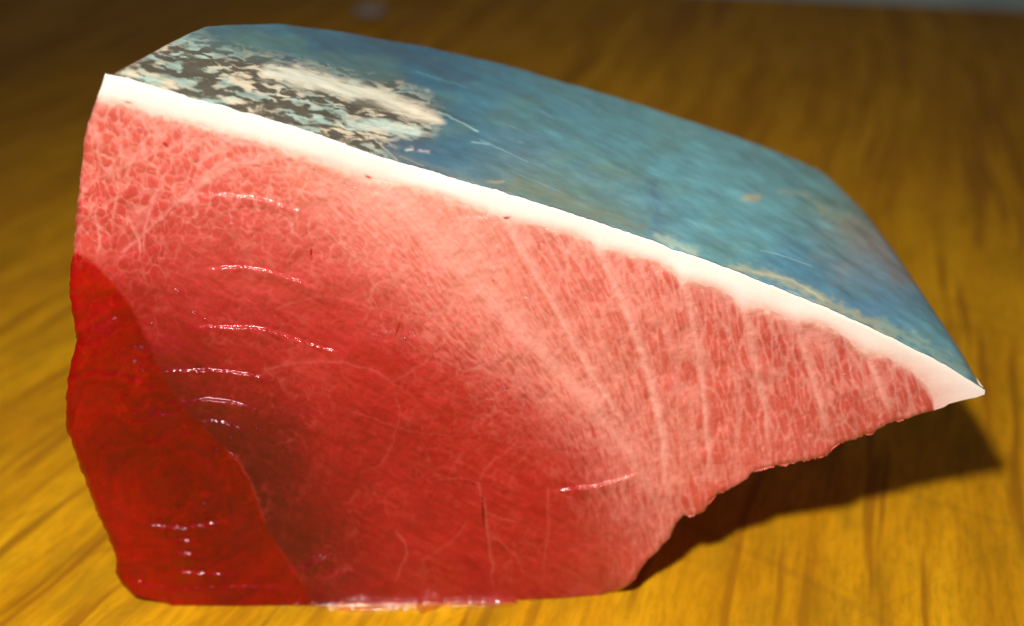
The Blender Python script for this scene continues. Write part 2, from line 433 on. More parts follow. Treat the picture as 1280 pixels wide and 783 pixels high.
ANCH = [((130, 180), (226, 100, 84)), ((200, 190), (226, 100, 84)), ((300, 200), (230, 110, 92)), ((400, 215), (240, 140, 118)), ((480, 245), (246, 158, 136)), ((560, 290), (243, 146, 124)), ((600, 340), (240, 140, 118)),
        ((680, 330), (232, 112, 92)), ((760, 360), (230, 108, 90)), ((830, 400), (226, 98, 82)), ((900, 420), (222, 94, 80)), ((980, 440), (218, 88, 76)), ((1050, 460), (216, 88, 75)), ((1130, 480), (216, 90, 76)),
        ((120, 260), (215, 82, 70)), ((170, 270), (208, 74, 66)), ((250, 270), (212, 78, 70)), ((330, 270), (218, 88, 76)), ((420, 290), (224, 98, 84)), ((500, 330), (228, 108, 92)), ((560, 380), (220, 98, 84)), ((640, 430), (226, 112, 96)),
        ((720, 480), (228, 116, 98)), ((780, 560), (210, 84, 72)), ((830, 560), (226, 112, 94)), ((900, 540), (222, 94, 78)), ((980, 530), (220, 94, 80)), ((1040, 510), (220, 96, 82)), ((860, 620), (222, 90, 72)), ((920, 590), (222, 86, 68)),
        ((200, 330), (192, 58, 55)), ((300, 330), (198, 60, 56)), ((400, 340), (202, 66, 60)), ((480, 390), (196, 54, 50)), ((560, 460), (188, 44, 42)), ((640, 510), (192, 52, 48)), ((720, 560), (186, 44, 42)),
        ((200, 400), (164, 46, 46)), ((300, 400), (178, 44, 46)), ((400, 420), (182, 42, 43)), ((500, 470), (176, 35, 36)), ((600, 560), (178, 34, 33)), ((700, 620), (180, 33, 30)), ((780, 640), (196, 58, 50)), ((822, 660), (212, 88, 70)),
        ((230, 470), (142, 36, 38)), ((300, 480), (160, 36, 38)), ((300, 540), (120, 26, 28)), ((350, 600), (116, 24, 26)), ((380, 670), (122, 22, 23)), ((420, 700), (138, 24, 24)), ((500, 700), (166, 29, 26)), ((600, 700), (176, 32, 28)), ((700, 710), (186, 40, 33)), ((765, 720), (206, 66, 50)), ((450, 560), (162, 32, 33)), ((520, 610), (168, 31, 30)), ((420, 620), (148, 27, 28))]
BANCH = [((110, 325), (196, 38, 28)), ((130, 350), (185, 34, 25)), ((105, 385), (170, 26, 16)), ((150, 420), (142, 17, 9)), ((130, 500), (148, 17, 9)), ((200, 560), (132, 14, 6)), ((250, 620), (132, 14, 6)), ((165, 660), (165, 26, 14)), ((250, 690), (138, 16, 8)), ((330, 720), (150, 22, 13)), ((92, 480), (172, 24, 13)), ((200, 735), (172, 26, 17)), ((300, 660), (135, 15, 7))]

SEPTA = [  # points, half width, strength
    ([(222, 255), (267, 221), (308, 204), (353, 198), (405, 208), (456, 236), (505, 275)], 5, 0.75),
    ([(143, 330), (170, 300), (200, 275), (222, 255), (250, 232)], 2.4, 0.5),
    ([(470, 226), (520, 275), (575, 335), (630, 395), (690, 455), (745, 515), (790, 575), (820, 630), (836, 668)], 15, 0.55),
    ([(430, 215), (500, 268), (560, 330), (600, 372)], 10, 0.5),
    ([(633, 277), (655, 320), (678, 358), (702, 400), (723, 440), (760, 500), (800, 560)], 6, 0.75),
    ([(748, 315), (766, 352), (785, 398), (802, 445), (816, 491), (826, 540), (832, 600), (838, 650)], 7, 0.85),
    ([(852, 352), (865, 400), (874, 455), (881, 519), (886, 570), (890, 615)], 5.5, 0.75),
    ([(928, 385), (938, 425), (947, 470), (957, 519), (960, 575)], 6, 0.65),
    ([(992, 402), (1010, 455), (1026, 512), (1040, 556)], 7, 0.75),
    ([(1084, 443), (1098, 480), (1114, 520)], 7, 0.85),
    ([(560, 255), (600, 320), (650, 385), (700, 440)], 5, 0.4),
    ([(690, 288), (720, 350), (750, 420), (780, 490)], 3, 0.35),
    ([(800, 325), (822, 390), (840, 460), (850, 540), (856, 600)], 3, 0.35),
    ([(895, 362), (912, 430), (920, 500), (922, 570)], 3, 0.35),
    ([(160, 140), (190, 160), (230, 158)], 4, 0.5),
    ([(118, 160), (125, 200), (140, 228)], 2.2, 0.7), ([(152, 170), (150, 215), (143, 260), (138, 300)], 2, 0.6), ([(108, 230), (150, 212), (200, 190), (240, 175)], 3, 0.5),
    ([(160, 270), (175, 310), (170, 335)], 1.6, 0.6), ([(120, 270), (124, 300), (118, 330)], 1.6, 0.6), ([(195, 240), (180, 290), (178, 320)], 1.6, 0.5),
    ([(345, 385), (400, 372), (455, 382), (500, 412)], 1.5, 0.35), ([(330, 462), (400, 452), (455, 460), (490, 478), (520, 500)], 1.6, 0.4), ([(490, 478), (530, 455), (545, 430)], 1.3, 0.3),
    ([(455, 590), (480, 575), (500, 520), (490, 478)], 1.2, 0.3), ([(598, 606), (604, 630), (610, 665), (614, 700), (617, 745)], 1.6, 0.55), ([(608, 640), (630, 650), (652, 654)], 1.2, 0.4), ([(610, 668), (640, 690), (655, 720)], 1.3, 0.4),
    ([(582, 655), (560, 680), (530, 700)], 1.2, 0.3), ([(684, 610), (686, 660), (680, 700), (678, 725)], 1.3, 0.4), ([(738, 605), (746, 640), (748, 680)], 1.3, 0.4), ([(495, 665), (507, 690), (490, 735)], 1.3, 0.45),
    ([(598, 606), (575, 598), (540, 600)], 1.1, 0.3), ([(600, 600), (612, 580), (640, 560), (650, 540)], 1.1, 0.35), ([(660, 540), (700, 565), (745, 568)], 1.1, 0.3), ([(295, 572), (312, 602), (322, 628), (330, 650)], 1.6, 0.5),
    ([(395, 270), (430, 310), (480, 345)], 1.6, 0.35), ([(480, 330), (540, 400), (600, 450)], 1.6, 0.35), ([(440, 515), (520, 540), (590, 545)], 1.1, 0.25)]
RIPPLES = [  # specular folds left by the knife: points, height (mm)
    ([(252, 242), (290, 244), (325, 249), (355, 257), (388, 269)], 1.05), ([(255, 337), (290, 334), (322, 336), (350, 343), (380, 354), (408, 369)], 0.85), ([(243, 409), (280, 409), (320, 410), (350, 417), (385, 430), (424, 440)], 0.72),
    ([(205, 464), (250, 463), (290, 465), (335, 473)], 0.65), ([(225, 502), (262, 500), (295, 504), (325, 513)], 0.5), ([(250, 528), (275, 527), (305, 538)], 0.36),
    ([(682, 614), (705, 612), (735, 608), (765, 602), (797, 592)], 0.6), ([(215, 677), (230, 675), (245, 678)], 0.5), ([(215, 694), (232, 692), (250, 697)], 0.5), ([(205, 716), (230, 715), (265, 718), (300, 716)], 0.55),
    ([(180, 655), (230, 660), (280, 652)], 0.25), ([(160, 725), (220, 735), (300, 733), (370, 735)], 0.45), ([(372, 712), (392, 704), (418, 690)], 0.7), ([(385, 700), (405, 692)], 0.3), ([(452, 735), (470, 731), (486, 725)], 0.7), ([(400, 725), (425, 715), (440, 712)], 0.3)]
GLINTS = [((157, 165), 14, 9), ((180, 172), 20, 8), ((440, 238), 22, 10), ((605, 279), 14, 6), ((690, 300), 26, 14), ((820, 345), 22, 12), ((910, 385), 12, 4), ((970, 433), 12, 7), ((1066, 472), 14, 6), ((500, 420), 20, 5), ((470, 425), 8, 5), ((270, 650), 60, 10), ((300, 560), 40, 5), ((205, 390), 70, 5), ((560, 360), 90, 8), ((380, 300), 90, 8), ((160, 450), 40, 4), ((620, 480), 90, 5)]

def face_fields(G):
    x, y = G[..., 0].copy(), G[..., 1].copy()
    wx = x + (fbm(x / 30, y / 30, 3, 3) - 0.5) * 9; wy = y + (fbm(x / 30, y / 30, 8, 3) - 0.5) * 9
    col = blend_anchors(wx, wy, ANCH, 30)
    rose = lin((228, 128, 120)); q = (0.10 * sstep(-0.2, 0.5, (x - 0.35 * y) / 400))[..., None]
    col = col * (1 - q) + rose * q
    dbl, _, _ = dist_poly(x, y, BLOOD[:-1])
    col = col * (1 - 0.36 * np.exp(-(dbl / 75) ** 2) * sstep(400, 520, y) * (1 - 0.5 * sstep(660, 740, y)))[..., None]      # duskier lean next to the dark muscle
    # region weights
    right = sstep(600, 720, x - 0.25 * (y - 400))
    dcore, _, sd = dist_poly(x, y, smooth_poly([(90, 320), (150, 325), (230, 300), (330, 300), (440, 350), (560, 440), (680, 540), (760, 620), (800, 700), (800, 780)]))
    core = sstep(-75, 75, dcore * sd + (fbm(x / 40, y / 40, 95, 3) - 0.5) * 40)          # 1 inside the lean core (below the curve)
    fan = np.exp(-(((x - 560) * 0.72 - (y - 330) * 0.69) / 95) ** 2) * sstep(400, 480, x + 0.2 * y) * (1 - core)
    eL, f1L, idL = (bilerp(A, x, y) for A in netL)
    eR, f1R, idR = (bilerp(A, x, y) for A in netR)
    eD, f1D, idD = (bilerp(A, x, y) for A in netD)
    eM, f1M, idM = (bilerp(A, x, y) for A in netM)
    eS, f1S, idS = (bilerp(A, x, y) for A in netS)
    eC, f1C, idC = (bilerp(A, x, y) for A in netC)
    fatlow = pl(FATL, np.clip((x - 120) / 1048, 0, 1), 'x')[..., 1]
    below = y - fatlow                         # pixels under the fat layer
    thick = 0.6 + 0.9 * np.exp(-np.clip(below, 0, None) / 40)
    varl = np.clip(-0.1 + 1.9 * fbm(x / 24, y / 24, 77, 3), 0.1, 2)
    lineL = 1 - sstep(0.0, 0.34 * thick * varl + 0.05, eL)
    lineR = 1 - sstep(0.0, 0.44 * thick * varl + 0.05, eR)
    big = np.clip(0.2 + 1.6 * fbm(x / 30, y / 30, 78, 3), 0.2, 2)
    lineM = 1 - sstep(0.0, 0.17 * big * thick + 0.03, eM)
    lineS = 1 - sstep(0.0, 0.24 * big * thick + 0.04, eS)
    lineL = np.clip(0.62 * lineL + 0.85 * lineM, 0, 1.15)
    lineR = np.clip(0.60 * lineR + 0.85 * lineS, 0, 1.15)
    lineD = 1 - sstep(0.0, 0.60, eD)
    lineC = (1 - sstep(0.0, 0.13, eC)) * sstep(0.40, 0.62, fbm(x / 40, y / 40, 15, 3))
    wl = (1 - right) * (1 - core) * (1 - 0.7 * fan); wr = right * (1 - 0.75 * core) * (1 - 0.4 * fan)
    net = np.clip(lineL * wl + lineR * wr + lineD * fan * 0.8, 0, 1)
    net += 0.13 * core * lineC + 0.20 * core * lineL * (0.2 + sstep(0.35, 0.7, fbm(x / 45, y / 45, 92, 3)))
    sept = np.zeros(x.shape); seph = np.zeros(x.shape)
    jx = x + (fbm(x / 12, y / 12, 61, 3) - 0.5) * 5; jy = y + (fbm(x / 12, y / 12, 62, 3) - 0.5) * 5
    for pts, hw, st in SEPTA:
        bb = np.array(pts); m = (x > bb[:, 0].min() - 3 * hw - 12) & (x < bb[:, 0].max() + 3 * hw + 12) & (y > bb[:, 1].min() - 3 * hw - 12) & (y < bb[:, 1].max() + 3 * hw + 12)
        if not m.any(): continue
        d, fr, sdd = dist_poly(jx[m], jy[m], smooth_poly(pts, 40))
        w = hw * (1.15 - 0.55 * fr)
        # sharp on one side, feathered on the other, like a sheet of connective tissue
        st = st * (0.6 if hw < 2 else 0.62 if hw <= 5 and bb[0, 0] < 300 else 0.95)
        g = np.where(sdd > 0, np.exp(-(d / (0.55 * w + 0.4)) ** 2), np.exp(-(d / (1.15 * w + 0.4)) ** 1.6)) * st * np.clip(4 * (1.02 - fr), 0, 1)
        sept[m] = np.maximum(sept[m], g)
    # dark bundle next to each clean side of the tissue sheets comes from the cells themselves
    cellv = (idL * wl + idR * wr + idD * fan) / np.maximum(wl + wr + fan, 0.2)
    blood = inside(x + (fbm(x / 20, y / 20, 5, 3) - 0.5) * 5, y + (fbm(x / 20, y / 20, 6, 3) - 0.5) * 5, BLOOD)
    db, _, _ = dist_poly(x, y, BLOOD[:-1])
    bl = np.where(blood, sstep(-3, 3, db), 1 - sstep(-3, 3, db))
    bl = np.where(blood, 0.5 + 0.5 * np.clip(db / 2.5, 0, 1), 0.5 - 0.5 * np.clip(db / 2.5, 0, 1))
    soft_top = 1 - sstep(300, 350, y) * 1.0
    col = col * (0.90 + 0.10 * (cellv - 0.5) * (1 - core))[..., None]
    col *= (0.93 + 0.16 * fbm(x / 45, y / 45, 21, 4))[..., None]
    # deep red streak texture inside the lean core, running with the grain
    th = -0.45
    st1 = fbm((x * math.cos(th) - y * math.sin(th)) / 26, (x * math.sin(th) + y * math.cos(th)) / 5, 33, 3)
    col *= (1 + core * 0.34 * (st1 - 0.5))[..., None]
    pale = lin((250, 166, 150)); pale2 = lin((252, 186, 170)); corel = lin((226, 118, 108))
    pw = np.clip(np.exp(-np.clip(below, 0, None) / 45), 0, 1)[..., None]
    linec = corel * core[..., None] + (pale * (1 - pw) + pale2 * pw) * (1 - core[..., None])
    k = np.clip(net * 0.54 * (1 - 0.4 * sept), 0, 1)[..., None]
    col = col * (1 - k) + linec * k
    k = np.clip(sept, 0, 0.95)[..., None]
    col = col * (1 - k) + np.where(core[..., None] > 0.5, lin((222, 112, 102)), lin((252, 176, 160))) * k
    # dark muscle
    cb = blend_anchors(x, y, BANCH, 34)
    rings = fbm(np.hypot((x - 215) * 0.8, y - 610) / 9 + 7 * fbm(x / 60, y / 60, 4, 3), np.arctan2(y - 630, x - 235) * 2, 41, 3)
    cb = cb * (0.74 + 0.52 * rings)[..., None] * (0.85 + 0.3 * fbm(x / 9, y / 9, 43, 3))[..., None]
    vein = (1 - sstep(0.0, 0.10, eC)) * sstep(0.5, 0.7, fbm(x / 25, y / 25, 58, 2))
    cb = cb + vein[..., None] * lin((150, 40, 28)) * 0.35
    # network bleeding a little into the top of the dark muscle
    kk = (lineL * (1 - sstep(305, 345, y)) * 0.6)[..., None]
    cb = cb * np.array([0.86, 0.55, 0.5])
    cb = cb * (1 - kk) + lin((235, 110, 95)) * kk
    col = col * (1 - bl[..., None]) + cb * bl[..., None]
    edge = np.exp(-(db / 1.6) ** 2) * sstep(480, 600, y) * 0.2 * sstep(0.4, 0.6, fbm(x / 15, y / 15, 71, 2))
    col = col * (1 - edge[..., None]) + lin((205, 80, 60)) * edge[..., None]
    # little blood spots and crevices
    for (bx, by, rx, ry, an, c) in ((462, 223, 7, 1.8, 0.6, (190, 25, 20)), (632, 273, 6, 1.6, -0.2, (170, 25, 18)), (389, 317, 1.4, 7, 0.0, (150, 25, 22)), (604, 640, 1.3, 22, -0.06, (70, 14, 14)), (590, 604, 8, 1.2, 0.4, (90, 18, 16)), (617, 351, 2, 1.6, 0, (120, 40, 30)), (207, 181, 5, 2, 0.7, (190, 30, 26)), (497, 412, 1.2, 8, 0.35, (150, 25, 22)), (160, 128, 5, 1.0, 0.2, (150, 90, 70))):
        dx, dy = x - bx, y - by
        a1 = (dx * math.cos(an) + dy * math.sin(an)) / rx; a2 = (-dx * math.sin(an) + dy * math.cos(an)) / ry
        k = np.exp(-(a1 ** 2 + a2 ** 2) ** 1.5) * sstep(0.25, 0.5, fbm(x / 3, y / 3, 88, 2) + 0.1)
        col = col * (1 - k[..., None]) + lin(c) * k[..., None]
    # soft transition to fat at the top
    ft = np.exp(-np.clip(below + (fbm(x / 10, y / 10, 12, 3) - 0.5) * 10, 0, None) / 3.5)[..., None]
    col = col * (1 - ft) + lin((253, 205, 182)) * ft

    # ---- relief in metres (positive = towards the viewer)
    h = (fbm(x / 120, y / 120, 51, 3) - 0.5) * 0.0022
    h += 0.00036 * np.clip(eL, 0, 0.5) * (wl + 0.45 * core) + 0.00022 * np.clip(eR, 0, 0.5) * wr + 0.00016 * np.clip(eD, 0, 0.5) * fan      # plump cells between tissue
    h += 0.00010 * sept * (1 - core)
    h += (fbm(x / 6, y / 6, 53, 2) - 0.5) * 0.00018
    h += (fbm(x / 22, y / 22, 54, 3) - 0.5) * 0.0008
    h += (rings - 0.5) * 0.0003 * bl
    for pts, amp in RIPPLES:
        bb = np.array(pts); m = (x > bb[:, 0].min() - 30) & (x < bb[:, 0].max() + 30) & (y > bb[:, 1].min() - 20) & (y < bb[:, 1].max() + 90)
        sp = smooth_poly(pts, 60)
        yy = np.interp(x[m], sp[:, 0], sp[:, 1]) + (fbm(x[m] / 11, y[m] * 0, 66, 3) - 0.5) * 3
        e = y[m] - yy
        fade = sstep(bb[:, 0].min() - 18, bb[:, 0].min() + 14, x[m]) * (1 - sstep(bb[:, 0].max() - 14, bb[:, 0].max() + 18, x[m]))
        tt = np.clip((x[m] - bb[:, 0].min()) / (bb[:, 0].max() - bb[:, 0].min()), 0, 1)
        fade *= 0.35 + 0.75 * np.sin(np.pi * tt) ** 0.7
        nf = fade * np.clip(-0.1 + 2.0 * fbm(x[m] / 6, y[m] * 0 + bb[0, 1], 67, 3), 0, 1.5)
        st_ = sstep(-2.5, 2.5, e)
        A_ = 0.00030 * (0.75 + 0.4 * amp) * (1.06 + 0.75 * (y[m] - 240) / 480)
        h[m] += A_ * fade * (st_ - sstep(2.5, 75, e)) + A_ * nf * (st_ - sstep(2.5, 18, e))
    gl = np.zeros(x.shape)
    for (cx, cy), sprd, n in GLINTS:
        for _ in range(n):
            px, py = cx + rng.normal(0, sprd * 0.5), cy + rng.normal(0, sprd * 0.22)
            r = rng.uniform(2.0, 4.5)
            m = (abs(x - px) < 12) & (abs(y - py) < 12)
            gl[m] += np.exp(-((x[m] - px) ** 2 + (y[m] - py) ** 2) / (r * r))
    h0 = (fbm(x / 120, y / 120, 51, 3) - 0.5) * 0.0022
    h = h0 + (h - h0) * sstep(0, 9, below)
    dl = np.clip(x - np.interp(y, [p[1] for p in LEFT], [p[0] for p in LEFT]), 0, None)
    h -= 0.0018 * (1 - np.sqrt(np.clip(1 - (1 - np.clip(dl / 11, 0, 1)) ** 2, 0, 1)))
    return col, h, blood, np.clip(gl, 0, 1)

K = 1.72       # light reaching the face: display value of a white card
colF, hF, bloodF, glF = face_fields(G)
# base of the face meets the board where the photo shows it
bu, bv = G[-1, :, 0], G[-1, :, 1]
yb = on_board(bu, bv, 0.0)[:, 1]
on = (1 - sstep(760, 790, bu)) * sstep(196, 214, bu)
dbot = bv[None, :] - G[..., 1]
hb = np.exp(-np.clip(dbot, 0, None) / 45) * on[None]
blend = 1 - np.exp(-np.clip(dbot, 0, None) / 40) * on[None]
# lower right cut edge: small rounding
dr, _, _ = dist_poly(G[..., 0], G[..., 1], BOT[9:])
rnd = 0.0012 * (1 - np.sqrt(np.clip(1 - (1 - np.clip(dr / 7, 0, 1)) ** 2, 0, 1)))
YO = -hF * blend + np.where(on[None] > 0, yb[None] * hb, 0) + rnd
# ease relief at the fat seam
rows = np.arange(NR)[:, None]
PF = on_plane_y(G[..., 0], G[..., 1], YO)
PF[..., 2] = np.maximum(PF[..., 2], 0.0003)
# fat layer
xf, yf = GF[..., 0], GF[..., 1]
s = np.linspace(0, 1, NF)[:, None]
colfat = np.ones(xf.shape + (3,)) * lin((250, 240, 230))
fe = (s ** (2.6 - 1.3 * sstep(1000, 1180, xf)))[..., None]
colfat = colfat * (1 - fe) + lin((250, 202, 188)) * fe
low = np.clip((s - 0.72) / 0.28, 0, 1) * sstep(0.35, 0.7, fbm(xf / 11, yf / 11, 12, 3))
colfat = colfat * (1 - 0.45 * low[..., None]) + lin((246, 172, 150)) * 0.45 * low[..., None]
colfat *= (0.96 + 0.06 * fbm(xf / 25, yf / 12, 19, 3))[..., None]
for (bx, by, rx, ry, an, c) in ((462, 223, 7, 2.2, 0.6, (190, 25, 20)), (632, 273, 6, 1.9, -0.2, (170, 25, 18)), (160, 128, 5, 1.0, 0.2, (150, 90, 70))):
    dx, dy = xf - bx, yf - by
    a1 = (dx * math.cos(an) + dy * math.sin(an)) / rx; a2 = (-dx * math.sin(an) + dy * math.cos(an)) / ry
    k = np.exp(-(a1 ** 2 + a2 ** 2) ** 1.5)[..., None]
    colfat = colfat * (1 - k) + lin(c) * k
hf = (fbm(xf / 120, yf / 120, 51, 3) - 0.5) * 0.0022 * sstep(0, 1, s)
dtop = (yf - yf[0:1])
hf = hf - 0.0007 * (1 - np.sqrt(np.clip(1 - (1 - np.clip(dtop / 5, 0, 1)) ** 2, 0, 1)))
yfat = -hf
yfat[-1] = YO[0]
wseam = np.clip((s - 0.8) / 0.2, 0, 1) ** 2
yfat = yfat * (1 - wseam) + YO[0][None] * wseam
PFAT = on_plane_y(xf, yf, yfat)

ALLP = np.concatenate([PFAT, PF[1:]], 0)
NALL = grid_normals(ALLP)
NALL[~np.isfinite(NALL)] = 0
# tip column degenerates: use the face direction there
NALL[:, -2:] = (0, -1, 0)
if NALL[200, 300, 1] > 0: NALL = -NALL; FLIP = True
else: FLIP = False
NALL[:, -2:] = (0, -1, 0)

# --- skin surface (body curve of the fish carried backwards)
xs_ = np.linspace(132, 1231, 300); tp = on_plane_y(xs_, np.interp(xs_, TOPS[:, 0], TOPS[:, 1]), 0.0)
zx, zz = tp[:, 0], tp[:, 2]
def zskin(x, y):
    z = np.interp(x, zx, zz)
    z = np.where(x > zx[-1], zz[-1] - 0.55 * (x - zx[-1]), z); z = np.where(x < zx[0], zz[0] - 0.25 * (x - zx[0]), z)
    return z - 0.35 * np.clip(y, 0, None) ** 2
def on_skin(u, v):
    d = ray(u, v)
    lo = (-0.01 - CAM[1]) / d[..., 1]; hi = lo * 0 + (0.5 - CAM[1]) / d[..., 1]
    tt = np.linspace(0, 1, 600)
    T = lo[:, None] + (hi - lo)[:, None] * tt[None]
    P = CAM + d[:, None] * T[..., None]
    g = P[..., 2] - zskin(P[..., 0], P[..., 1])
    i = np.argmax(g < 0, 1); i[i == 0] = np.argmin(g[i == 0], 1) if (i == 0).any() else 0
    r = np.arange(len(i)); g1, g0 = g[r, i], g[r, np.maximum(i - 1, 0)]
    w = np.clip(g0 / np.where(abs(g0 - g1) < 1e-12, 1, g0 - g1), 0, 1)
    Tm = T[r, np.maximum(i - 1, 0)] * (1 - w) + T[r, i] * w
    return CAM + d * Tm[:, None]
NS_T, NS_S = 520, 200
BACK = smooth_poly([(250, 36), (262, 33), (278, 31), (300, 30), (360, 31), (420, 37), (500, 51), (570, 65), (640, 83), (720, 106), (800, 130), (870, 155), (940, 180), (985, 196), (1010, 207)], 120)
LSK = smooth_poly([(132, 92), (160, 77), (190, 61), (220, 47), (250, 36)], 60)
RSK = smooth_poly([(1231, 487), (1206, 441), (1165, 379), (1121, 314), (1086, 268), (1052, 234), (1032, 217), (1010, 207)], 60)
ts = np.linspace(0, 1, NS_T); ss = np.linspace(0, 1, NS_S)
fpx = top_edge(132 + 1099 * ts)
F3 = on_plane_y(fpx[:, 0], fpx[:, 1], 0.0)
bpx = pl(BACK, ts, 'len'); B3 = on_skin(bpx[:, 0], bpx[:, 1])
lpx = pl(LSK, ss, 'len'); L3 = on_skin(lpx[:, 0], lpx[:, 1])
rpx = pl(RSK, ss, 'len'); R3 = on_skin(rpx[:, 0], rpx[:, 1])
L3[0] = F3[0]; R3[0] = F3[-1]; L3[-1] = B3[0]; R3[-1] = B3[-1]
XY = coons(F3[:, :2], B3[:, :2], L3[:, :2], R3[:, :2])
SK = np.concatenate([XY, zskin(XY[..., 0], XY[..., 1])[..., None]], -1)
SK[0] = F3
edge_s = np.minimum(np.minimum((1 - ss)[:, None] * 0.11, ts[None] * 0.22), (1 - ts)[None] * 0.25) + 0 * XY[..., 0]
rim = np.clip(edge_s / 0.004, 0, 1)
SK[..., 2] -= 0.0016 * (1 - np.sqrt(1 - (1 - rim) ** 2)) * (ss[:, None] > 0.01)
SK[..., 2] += ((fbm(XY[..., 0] * 60, XY[..., 1] * 60, 23, 3) - 0.5) * 0.0016) * sstep(0, 0.12, ss)[:, None] * rim
su, sv = project(SK)
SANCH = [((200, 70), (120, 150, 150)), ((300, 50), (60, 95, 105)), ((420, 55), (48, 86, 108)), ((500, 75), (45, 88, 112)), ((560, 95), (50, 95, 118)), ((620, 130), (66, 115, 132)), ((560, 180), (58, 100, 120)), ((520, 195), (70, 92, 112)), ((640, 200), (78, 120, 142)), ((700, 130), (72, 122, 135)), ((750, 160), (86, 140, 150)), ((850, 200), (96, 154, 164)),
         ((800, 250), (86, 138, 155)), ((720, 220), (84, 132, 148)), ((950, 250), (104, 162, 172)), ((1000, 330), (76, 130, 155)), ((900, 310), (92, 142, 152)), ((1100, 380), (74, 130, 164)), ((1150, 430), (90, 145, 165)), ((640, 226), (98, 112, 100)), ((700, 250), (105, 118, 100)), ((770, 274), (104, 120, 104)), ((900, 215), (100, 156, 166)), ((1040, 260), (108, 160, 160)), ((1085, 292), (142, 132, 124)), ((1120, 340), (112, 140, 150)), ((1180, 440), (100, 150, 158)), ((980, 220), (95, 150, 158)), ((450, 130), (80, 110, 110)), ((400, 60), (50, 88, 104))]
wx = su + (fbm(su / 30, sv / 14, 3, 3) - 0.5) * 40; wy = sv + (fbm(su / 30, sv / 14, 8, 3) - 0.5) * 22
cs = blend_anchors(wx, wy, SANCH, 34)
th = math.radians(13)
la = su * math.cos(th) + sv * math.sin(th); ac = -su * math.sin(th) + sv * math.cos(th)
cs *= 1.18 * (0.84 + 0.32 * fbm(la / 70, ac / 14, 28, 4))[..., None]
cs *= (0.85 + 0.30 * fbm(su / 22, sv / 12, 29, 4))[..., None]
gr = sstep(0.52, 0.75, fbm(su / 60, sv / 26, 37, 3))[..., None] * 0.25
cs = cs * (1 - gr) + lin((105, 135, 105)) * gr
# mottled shoulder: pale patches on brown-grey, streaks running to the right
reg = inside(su + (fbm(su / 25, sv / 12, 14, 3) - 0.5) * 50, sv + (fbm(su / 25, sv / 12, 15, 3) - 0.5) * 20, [(100, 110), (150, 70), (215, 46), (250, 44), (300, 62), (360, 72), (430, 92), (500, 98), (545, 125), (552, 155), (535, 175), (495, 178), (480, 215), (300, 150)])
dreg, _, _ = dist_poly(su, sv, [(215, 40), (250, 44), (300, 62), (360, 72), (430, 92), (500, 98), (545, 125), (552, 155), (535, 175), (495, 178), (480, 215)])
rg = np.where(reg, np.clip(0.3 + dreg / 26, 0, 1), np.clip(0.3 - dreg / 30, 0, 1))
q1 = (fbm(su / 31 + 0.37 * sv / 9, sv / 11 - 0.21 * su / 31, 80, 4) - 0.5); q2 = (fbm(su / 17 - 0.3 * sv / 7, sv / 8 + 0.25 * su / 17, 86, 4) - 0.5)
mot = fbm((la + 30 * q1) / 17 + 0.4 * ac / 6, (ac + 9 * q2 + 6 * q1) / 4.6 - 0.12 * la / 17, 81, 5)
dk = lin((84, 78, 66)); 
cm = dk * (0.75 + 0.5 * fbm(la / 12, ac / 4, 83, 3))[..., None]
pk = (sstep(0.43, 0.62, mot) * (0.35 + 0.95 * fbm(la / 22, ac / 3, 87, 3)))[..., None].clip(0, 1)
pc = lin((165, 188, 178)); pc2 = lin((214, 198, 172))
pt = sstep(0.38, 0.66, fbm((la + 60 * q2) / 40, (ac + 30 * q1) / 14, 84, 4) + 0.12 * sstep(110, 170, sv))[..., None]
cm = cm * (1 - pk) + (pc * (1 - pt) + pc2 * pt) * pk
cs = cs * (1 - rg[..., None]) + cm * rg[..., None]
# broad cream streak
dpt, frp, _ = dist_poly(su + (fbm(la / 30, ac / 6, 19, 3) - 0.5) * 16, sv + (fbm(la / 30, ac / 5, 18, 3) - 0.5) * 14, [(338, 90), (400, 103), (460, 118), (520, 138), (545, 150)])
k = (1 - sstep(2, 19, dpt + 5 * abs(frp - 0.45)))[..., None] * 0.95
cs = cs * (1 - k) + (lin((238, 232, 212)) * (1 - frp[..., None] * 0.35) + lin((190, 160, 130)) * frp[..., None] * 0.35) * k
dpt, frp, _ = dist_poly(su, sv + (fbm(la / 20, ac / 4, 20, 3) - 0.5) * 12, [(440, 155), (480, 158), (520, 166)])
k = (1 - sstep(3, 10, dpt))[..., None] * 0.75
cs = cs * (1 - k) + lin((205, 222, 210)) * k
